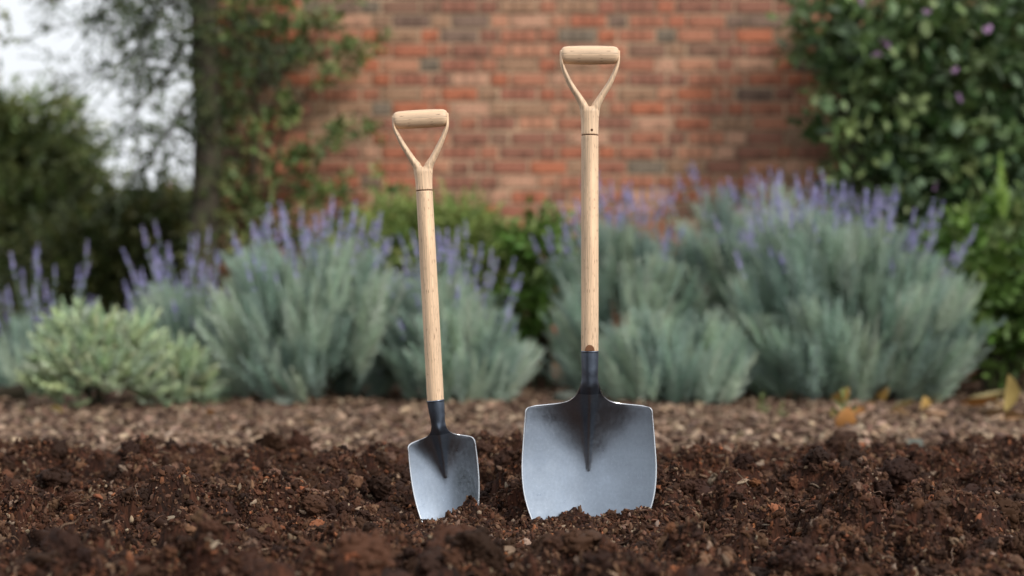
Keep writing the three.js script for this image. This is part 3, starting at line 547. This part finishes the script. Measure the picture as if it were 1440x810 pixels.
// a clipped hedge behind the viewer on the left, mirrored dark in the right half of the blades
{
  const R = rng(405), t = thing('garden_hedge', 'long green hedge behind the viewer on the left, outside the picture', 'hedge', [-5.2, -0.03, 6.4]), pts = [];
  for (let i = 0; i < 5200; i++) { const x = (R() - 0.5) * 6.4, y = 0.05 + R() * 2.5, z = (R() < 0.7 ? -0.4 + R() * 0.15 : (R() - 0.5) * 0.8); pts.push([V(x, y, z), V(R() - 0.5, 0.3, -0.8)]); }
  leafy(t, broadSprigs, leafMat, pts, darkCols, R, 1.25, 0.2);
  for (let k = -3; k <= 3; k++) trunkTo(t, [V(k, 0, 0), V(k + 0.05, 1.2, 0), V(k, 2.4, 0)], [0.04, 0.03, 0.012], 'stem');
  t.rotation.y = 0.35;
}
// the mossy trunk at the wall's end, its fine twigs hanging against the sky
{
  const D = 8.35, R = rng(411), x = at(289, 0, D).x, z = CAM_D - D, s = PX * D, t = thing('slender_tree', 'slender tree with dark mossy trunk at the left end of the brick wall', 'tree', [x, soilH(x, z) - 0.02, z]);
  trunkTo(t, [V(0, 0, 0), V(-0.015, 0.6, 0), V(0.01, 1.2, 0), V(-0.01, 1.9, 0), V(0.02, 2.6, 0), V(0, 3.3, 0)], [0.095, 0.076, 0.072, 0.068, 0.055, 0.03]);
  const twigs = [smallSprigs[0]].concat(sprigGeo(rng(77), 10, 0.2, 0.034, 0.017, 0.9, { stem: 0.0018 }), sprigGeo(rng(78), 8, 0.24, 0.03, 0.015, 0.8, { stem: 0.0018 }));
  const list = twigs.slice(1).map(() => []), cols = [[0.07, 0.095, 0.04], [0.055, 0.075, 0.035], [0.1, 0.13, 0.06], [0.12, 0.15, 0.05]].map(c => lin(...c));
  const Y = (py) => at(0, py, D).y - t.position.y, X = (px) => (px - 289) * s;
  const limbs = [[2.4, [[255, -60], [200, -20], [150, 10], [95, 45]]], [2.0, [[250, -10], [215, 40], [175, 85], [120, 100]]], [1.75, [[262, 60], [240, 100], [205, 150], [180, 190]]], [1.5, [[265, 140], [245, 180], [222, 215], [205, 235]]], [2.6, [[270, -90], [235, -40], [228, 10], [250, 60]]], [1.9, [[305, 10], [330, 40], [362, 80], [385, 70]]], [2.2, [[240, -50], [190, -30], [140, -40], [80, -20]]]];
  for (const [y, pts] of limbs) {
    const line = [V(0, y, 0), ...pts.map(([a, b], i) => V(X(a), Y(b), (R() - 0.4) * 0.12 * i))], b = mesh('branch', tube(line, [0.022, 0.012, 0.008, 0.005, 0.003], 6), barkMat, t), c = new THREE.CatmullRomCurve3(line);
    for (let i = 0; i < 44; i++) {
      const k = 0.25 + 0.75 * R(), p = c.getPoint(k), d = V((R() - 0.5) * 2, R() - 0.75, (R() - 0.5) * 1.6).normalize(), L = 0.08 + 0.22 * R() * R(), q = p.clone().addScaledVector(d, L);
      if (i % 3 === 0) mesh('twig', tube([p, p.clone().lerp(q, 0.5).add(V(0, 0.012, 0)), q], [0.003, 0.002, 0.001], 4), barkMat, b);
      for (let m = 0; m < 2; m++) list[(i + m) % 2].push([pose(p.clone().lerp(q, R()), V(d.x + R() - 0.5, d.y + (R() - 0.5) * 1.2, d.z + R() - 0.5), R() * 6.28, 0.75 + R() * 0.7), vary(pick(cols, R), R, 0.3, 0.1)]);
    }
  }
  const holder = new THREE.Group(); holder.name = 'crown'; holder.userData.kind = 'stuff'; t.add(holder);
  list.forEach((l, i) => copies('leaf_sprigs', twigs[i + 1], leafMat, l, holder));
  // ivy and moss on the trunk
  const ivy = []; for (let i = 0; i < 230; i++) { const a = R() * 6.28, y = R() * 2.3, d = V(Math.cos(a), 0.1, Math.sin(a)); ivy.push([pose(V(Math.cos(a) * 0.07, y, Math.sin(a) * 0.07), V(d.x, d.y - 0.2 + R() * 0.6, d.z), R() * 6.28, 0.4 + R() * 0.3), vary(pick(darkCols, R), R, 0.4)]); }
  copies('ivy', smallSprigs[1], leafMat, ivy, t);
}
// dark leafy branch reaching in at the top left, from a tree just outside the view
{
  const D = 7.6, R = rng(421), x = at(-330, 0, D).x, z = CAM_D - D, t = thing('overhanging_tree', 'dark tree beyond the left edge with leafy twigs reaching into the top corner', 'tree', [x, soilH(x, z) - 0.02, z]), s = PX * D;
  trunkTo(t, [V(0, 0, 0), V(0.03, 0.9, 0), V(0, 1.8, 0), V(0.05, 2.9, 0)], [0.1, 0.08, 0.07, 0.04]);
  const X = (px) => (px + 330) * s, Y = (py) => at(0, py, D).y - t.position.y, pts = [];
  for (const tips of [[[-120, -20], [-40, 20], [8, 58]], [[-120, -60], [-30, -30], [78, -4]], [[-140, 60], [-60, 40], [14, 22]], [[-140, 100], [-90, 120], [-40, 110]]]) {
    const line = [V(0.02, 1.9, 0), ...tips.map(([a, b]) => V(X(a), Y(b), (R() - 0.5) * 0.1))]; mesh('branch', tube(line, [0.03, 0.014, 0.008, 0.003], 6), barkMat, t); const c = new THREE.CatmullRomCurve3(line);
    for (let i = 0; i < 16; i++) pts.push([c.getPoint(i < 4 ? 0.97 + R() * 0.03 : 0.35 + R() * 0.5), V(R() - 0.5, -0.2, R() - 0.5)]);
  }
  leafy(t, smallSprigs, leafMat, pts, darkCols, R, 0.55, -0.1).name = 'crown';
}
// climber thinly spread over the left part of the wall
{
  const D = WALL_D - 0.12, R = rng(431), x = at(345, 0, D).x, z = CAM_D - D, s = PX * D, t = thing('wall_climber', 'thin leafy climber spread over the left part of the brick wall', 'climber', [x, soilH(x, z) - 0.02, z]);
  const X = (px) => (px - 345) * s, Y = (py) => at(0, py, D).y - t.position.y, pts = [];
  const vines = [[[345, 420], [350, 300], [362, 200], [352, 90], [360, -20]], [[340, 420], [330, 310], [335, 200], [322, 100], [330, -20]], [[360, 420], [380, 330], [430, 290], [480, 265], [540, 262]], [[352, 300], [400, 190], [445, 120], [480, 95], [520, 60]], [[356, 200], [390, 130], [420, 70], [470, 30], [500, -10]], [[350, 350], [390, 260], [440, 235], [470, 205], [525, 190]], [[345, 150], [375, 60], [400, 30], [420, -20]], [[370, 420], [430, 350], [490, 330], [540, 300]]];
  vines.forEach((v, vi) => {
    const line = v.map(([a, b], i) => V(X(a), Y(b), 0.02 + (R() - 0.5) * 0.06)); line[0].y = Math.min(line[0].y, 0.02 + 0 * i0(vi)); mesh('vine', tube(line, [0.012, 0.009, 0.006, 0.004, 0.002], 6), barkMat, t);
    const c = new THREE.CatmullRomCurve3(line), n = vi < 2 ? 56 : 46; for (let i = 0; i < n; i++) { const p = c.getPoint(0.15 + 0.85 * R()); pts.push([p.add(V((R() - 0.5) * 0.16, (R() - 0.5) * 0.14, R() * 0.1)), V(R() - 0.5, 0.2, 0.5)]); }
  });
  function i0() { return 0; }
  leafy(t, broadSprigs, leafMat, pts, midCols.slice(0, 2).concat(paleCols), R, 0.62, 0.2);
}
// yellow-green mound behind the short spade
shrub('round_shrub', 'soft yellow-green shrub against the wall between the two spades', 8.05, [[640, 365, 92, 78, 0], [560, 350, 62, 66, 0.05], [700, 400, 60, 70, 0], [520, 400, 60, 70, 0]], 3000, smallSprigs, [[0.3, 0.38, 0.12], [0.36, 0.44, 0.15], [0.23, 0.3, 0.09]].map(c => lin(...c)), 0.75, 441, { depth: 0.25, stems: 2 });
shrub('broad_leaved_plant', 'bright green broad-leaved plant low beside the yellow-green shrub', 7.9, [[762, 360, 34, 56, 0], [752, 440, 34, 60, 0]], 170, broadSprigs, brightCols, 0.85, 442, { depth: 0.12, category: 'plant' });
// big climber over the right part of the wall
{
  const D = WALL_D - 0.42, t = shrub('flowering_climber', 'large dark green climber with scattered mauve flowers on the right of the wall', D, [[1290, 130, 130, 120, 0], [1380, 70, 140, 140, 0], [1400, 260, 130, 150, 0], [1270, 250, 80, 90, 0], [1210, 60, 76, 66, 0], [1330, 400, 120, 130, -0.05], [1520, 250, 130, 260, -0.05], [1152, 36, 36, 40, 0, 1000], [1176, 130, 28, 30, 0, 700], [1186, 205, 28, 36, 0, 800], [1240, 330, 60, 50, 0]], 2500, broadSprigs, midCols, 1.0, 451, { depth: 0.26, stems: 3, category: 'climber' });
  const R = rng(452), s = PX * D, leaf = [leafGeo(0.1, 0.055, 0.3, 0.2), leafGeo(0.085, 0.05, 0.35, 0.3)], lm = midCols.concat(paleCols.slice(0, 1)).map(c => new THREE.MeshPhysicalMaterial({ color: c, roughness: 0.5, transmission: 0.3, thickness: 0, side: THREE.DoubleSide }));
  const X = (px) => at(px, 0, D).x - t.position.x, Y = (py) => at(0, py, D).y - t.position.y;
  for (let i = 0; i < 210; i++) {
    const a = R() * 6.28, k = Math.sqrt(R()), px = 1290 + Math.cos(a) * k * 165 + R() * 40, py = 170 + Math.sin(a) * k * 190;
    const m = mesh('leaf', pick(leaf, R), pick(lm, R), t); m.position.set(X(px), Y(py), 0.2 + R() * 0.12); m.quaternion.setFromUnitVectors(UPV, V(R() - 0.5, R() * 0.9 - 0.6, 0.35 + R() * 0.5).normalize()); m.scale.setScalar(0.7 + R() * 0.6); m.rotateY(R() * 1.2 - 0.6);
  }
  const petals = []; for (let k = 0; k < 7; k++) { const g = leafGeo(0.034, 0.018, 0.4, 0.4, 1), a = k * 0.9; g.applyMatrix4(pose(V(0, 0, 0), V(Math.cos(a) * 0.8, 0.7 + (k % 2) * 0.4, Math.sin(a) * 0.8), k, 1)); petals.push(g); }
  const fg = mergeGeometries(petals), fm = new THREE.MeshPhysicalMaterial({ color: lin(0.5, 0.3, 0.52), roughness: 0.7, transmission: 0.3, thickness: 0, side: THREE.DoubleSide });
  for (const [px, py, k] of [[1222, 78, 1], [1213, 92, 0.8], [1280, 36, 0.9], [1362, 62, 1.3], [1350, 8, 1.7], [1318, 115, 0.9], [1322, 150, 0.8], [1215, 312, 0.9], [1190, 20, 0.8], [1290, 268, 0.7]]) { const m = mesh('flower', fg, fm, t); m.position.set(X(px), Y(py), 0.33); m.rotation.set(0.8, px, 0.3); m.scale.setScalar(k); }
}
// bright green plant at the right edge, one pointed frond standing above it
{
  const D = 7.35, t = shrub('green_shrub', 'fresh green leafy shrub at the right edge with one upright pointed frond', D, [[1400, 370, 62, 70, 0], [1425, 460, 52, 90, 0], [1490, 400, 90, 140, 0], [1358, 350, 34, 40, 0.1], [1352, 420, 34, 60, 0.05]], 760, broadSprigs, brightCols.concat(midCols.slice(0, 2)), 0.9, 461, { depth: 0.2, stems: 3 });
  const g = sprigGeo(rng(5), 40, 0.22, 0.05, 0.02, 0.5, { stem: 0.003 }), m = mesh('frond', g, new THREE.MeshPhysicalMaterial({ color: lin(0.3, 0.44, 0.09), roughness: 0.6, transmission: 0.35, thickness: 0, side: THREE.DoubleSide }), t);
  const p = at(1398, 310, D); m.position.set(p.x - t.position.x, p.y - t.position.y, 0.14); m.rotation.z = 0.06; m.scale.setScalar(1.25);
}

// ------------------------------------------------------------------ small things on the ground
const leafTones = [[0.5, 0.3, 0.07], [0.45, 0.2, 0.05], [0.36, 0.22, 0.1], [0.52, 0.4, 0.14]].map(c => new THREE.MeshPhysicalMaterial({ color: lin(...c), roughness: 0.7, transmission: 0.25, thickness: 0, side: THREE.DoubleSide }));
const dryLeaf = [leafGeo(0.075, 0.045, 0.5, 0.35), leafGeo(0.06, 0.042, -0.4, 0.5), leafGeo(0.085, 0.04, 0.9, 0.2)];
{
  const R = rng(501), put = (px, py, k, mat, label, group) => {
    const D = groundD(py), p = at(px, py, D), m = mesh('fallen_leaf', pick(dryLeaf, R), mat, null); m.position.set(p.x, soilH(p.x, p.z) + 0.03, p.z); m.rotation.set(0.75 + (R() - 0.5) * 0.9, R() * 0.6, R() * 6.28, 'YXZ'); m.scale.setScalar(k); tag(m, label, 'leaf', group); return m;
  };
  const right = [[1228, 572], [1334, 584], [1386, 578], [1168, 586], [1190, 578], [1218, 586], [1255, 583], [1282, 574], [1310, 577], [1348, 576], [1372, 584], [1330, 560], [1244, 566], [1205, 600], [1155, 570], [1392, 566], [1420, 572], [1436, 590], [1265, 556], [1300, 566], [1180, 556], [1126, 562], [1410, 600], [1362, 562]];
  const nth = ['leftmost', 'second', 'third', 'fourth', 'fifth', 'sixth', 'seventh'], word = ['golden-yellow', 'rust-orange', 'dull brown', 'pale yellow'];
  const each = (list, scale, where, group) => list.forEach(([px, py, tone], i) => {
    const k = list.filter((o) => o[2] === tone && o[0] < px).length;
    put(px, py, scale + R() * 0.5, leafTones[tone], k ? `${nth[k]} ${word[tone]} fallen leaf from the left on ${where}` : `leftmost ${word[tone]} fallen leaf on ${where}`, group);
  });
  each(right.map(([px, py], i) => [px, py, i % 4]), 1.5, 'the mulch before the widest lavender', 'fallen leaves on the right of the mulch');
  const left = [[12, 566], [4, 548], [30, 578], [162, 586], [296, 588], [430, 596], [70, 580]];
  each(left.map(([px, py], i) => [px, py, (i + 1) % 4]), 0.8, 'the mulch left of the short spade', 'fallen leaves on the left of the mulch');
  const tall = put(1414, 588, 1.9, leafTones[3], 'large pale yellow leaf standing on edge at the right end of the mulch'); tall.rotation.set(0.25, 0.5, 0.35); tall.position.y += 0.0;
  const pale = put(382, 566, 1.25, new THREE.MeshStandardMaterial({ color: lin(0.36, 0.42, 0.34), roughness: 0.7, side: THREE.DoubleSide }), 'pale grey-green leaf on the mulch below the large left lavender');
  put(398, 560, 0.5, leafTones[1], 'tiny orange leaf touching the pale grey-green leaf');
  const pose2 = (name, label, category, geo, mat, px, py, sx, sy, sz, ry, lift) => { const D = groundD(py), p = at(px, py, D), m = mesh(name, geo, mat, null); m.position.set(p.x, soilH(p.x, p.z) + lift, p.z); m.scale.set(sx, sy, sz); m.rotation.y = ry; tag(m, label, category); return m; };
  const stoneMat = new THREE.MeshStandardMaterial({ color: lin(0.075, 0.082, 0.066), roughness: 0.85, bumpMap: soilBump, bumpScale: 0.01 });
  pose2('stone', 'flat grey-green stone lying at the edge of the dug soil on the right', 'stone', lumpGeo(3.3, 3, 0.3, 0.5), stoneMat, 1278, 636, 0.045, 0.03, 0.035, 0.4, 0.008).rotation.z = 0.3;
  pose2('stone', 'rounded grey stone in the shade left of the broad spade socket', 'stone', lumpGeo(6.3, 3, 0.3, 0.7), stoneMat, 798, 562, 0.055, 0.05, 0.05, 1.4, 0.015);
  const flake = (label, px, py, s, col, ry, k) => { const m = pose2('wood_chip', label, 'wood chip', flakeGeos[k], new THREE.MeshStandardMaterial({ color: lin(...col), roughness: 0.8 }), px, py, s, s * 0.9, s, ry, 0.007); m.rotation.x = 0.35; return m; };
  flake('flat brown bark piece in the foreground soil below the gap between the spades', 704, 789, 0.058, [0.16, 0.1, 0.06], 0.3, 4);
  flake('pale splintered wood chip in the foreground soil at the left', 226, 778, 0.05, [0.42, 0.32, 0.24], -0.2, 0);
  flake('pale chip at the bottom left corner of the soil', 62, 806, 0.05, [0.4, 0.3, 0.22], 0.1, 1);
  flake('tan wood chip half buried in the soil at the right', 1204, 776, 0.042, [0.3, 0.17, 0.09], 0.6, 2);
  flake('small tan bark piece in the soil just left of the short spade', 516, 690, 0.038, [0.22, 0.14, 0.09], 0.9, 5);
  const chunkMat = new THREE.MeshStandardMaterial({ map: barkTex, roughness: 0.95, color: lin(0.9, 0.6, 0.45) });
  pose2('bark_chunk', 'dark brown chunk of bark at the far left beside the cushion plant', 'bark', lumpGeo(9.1, 3, 0.4, 0.9), chunkMat, 14, 562, 0.075, 0.06, 0.05, 0.4, 0.02);
  // young weeds at the right
  const wg = sprigGeo(rng(9), 9, 0.08, 0.05, 0.012, 0.9, { stem: 0.002 });
  for (const [px, py, k, label] of [[1186, 592, 1, 'tallest yellow-green weed seedling on the mulch, amid fallen leaves'], [1170, 562, 0.8, 'weed seedling under the left part of the widest lavender'], [1072, 580, 0.7, 'lone small weed seedling on bare mulch right of the broad spade'], [1290, 558, 0.9, 'weed seedling under the right part of the widest lavender'], [1100, 584, 0.5, 'very small weed seedling beside the lone one']]) {
    const D = groundD(py), p = at(px, py, D), t = thing('weed_seedling', label, 'weed', [p.x, soilH(p.x, p.z), p.z]); const m = mesh('leaves', wg, new THREE.MeshPhysicalMaterial({ color: lin(0.2, 0.26, 0.07), roughness: 0.7, transmission: 0.3, thickness: 0, side: THREE.DoubleSide }), t); m.scale.setScalar(k * 1.3);
  }
}
renderer.render(scene, camera);
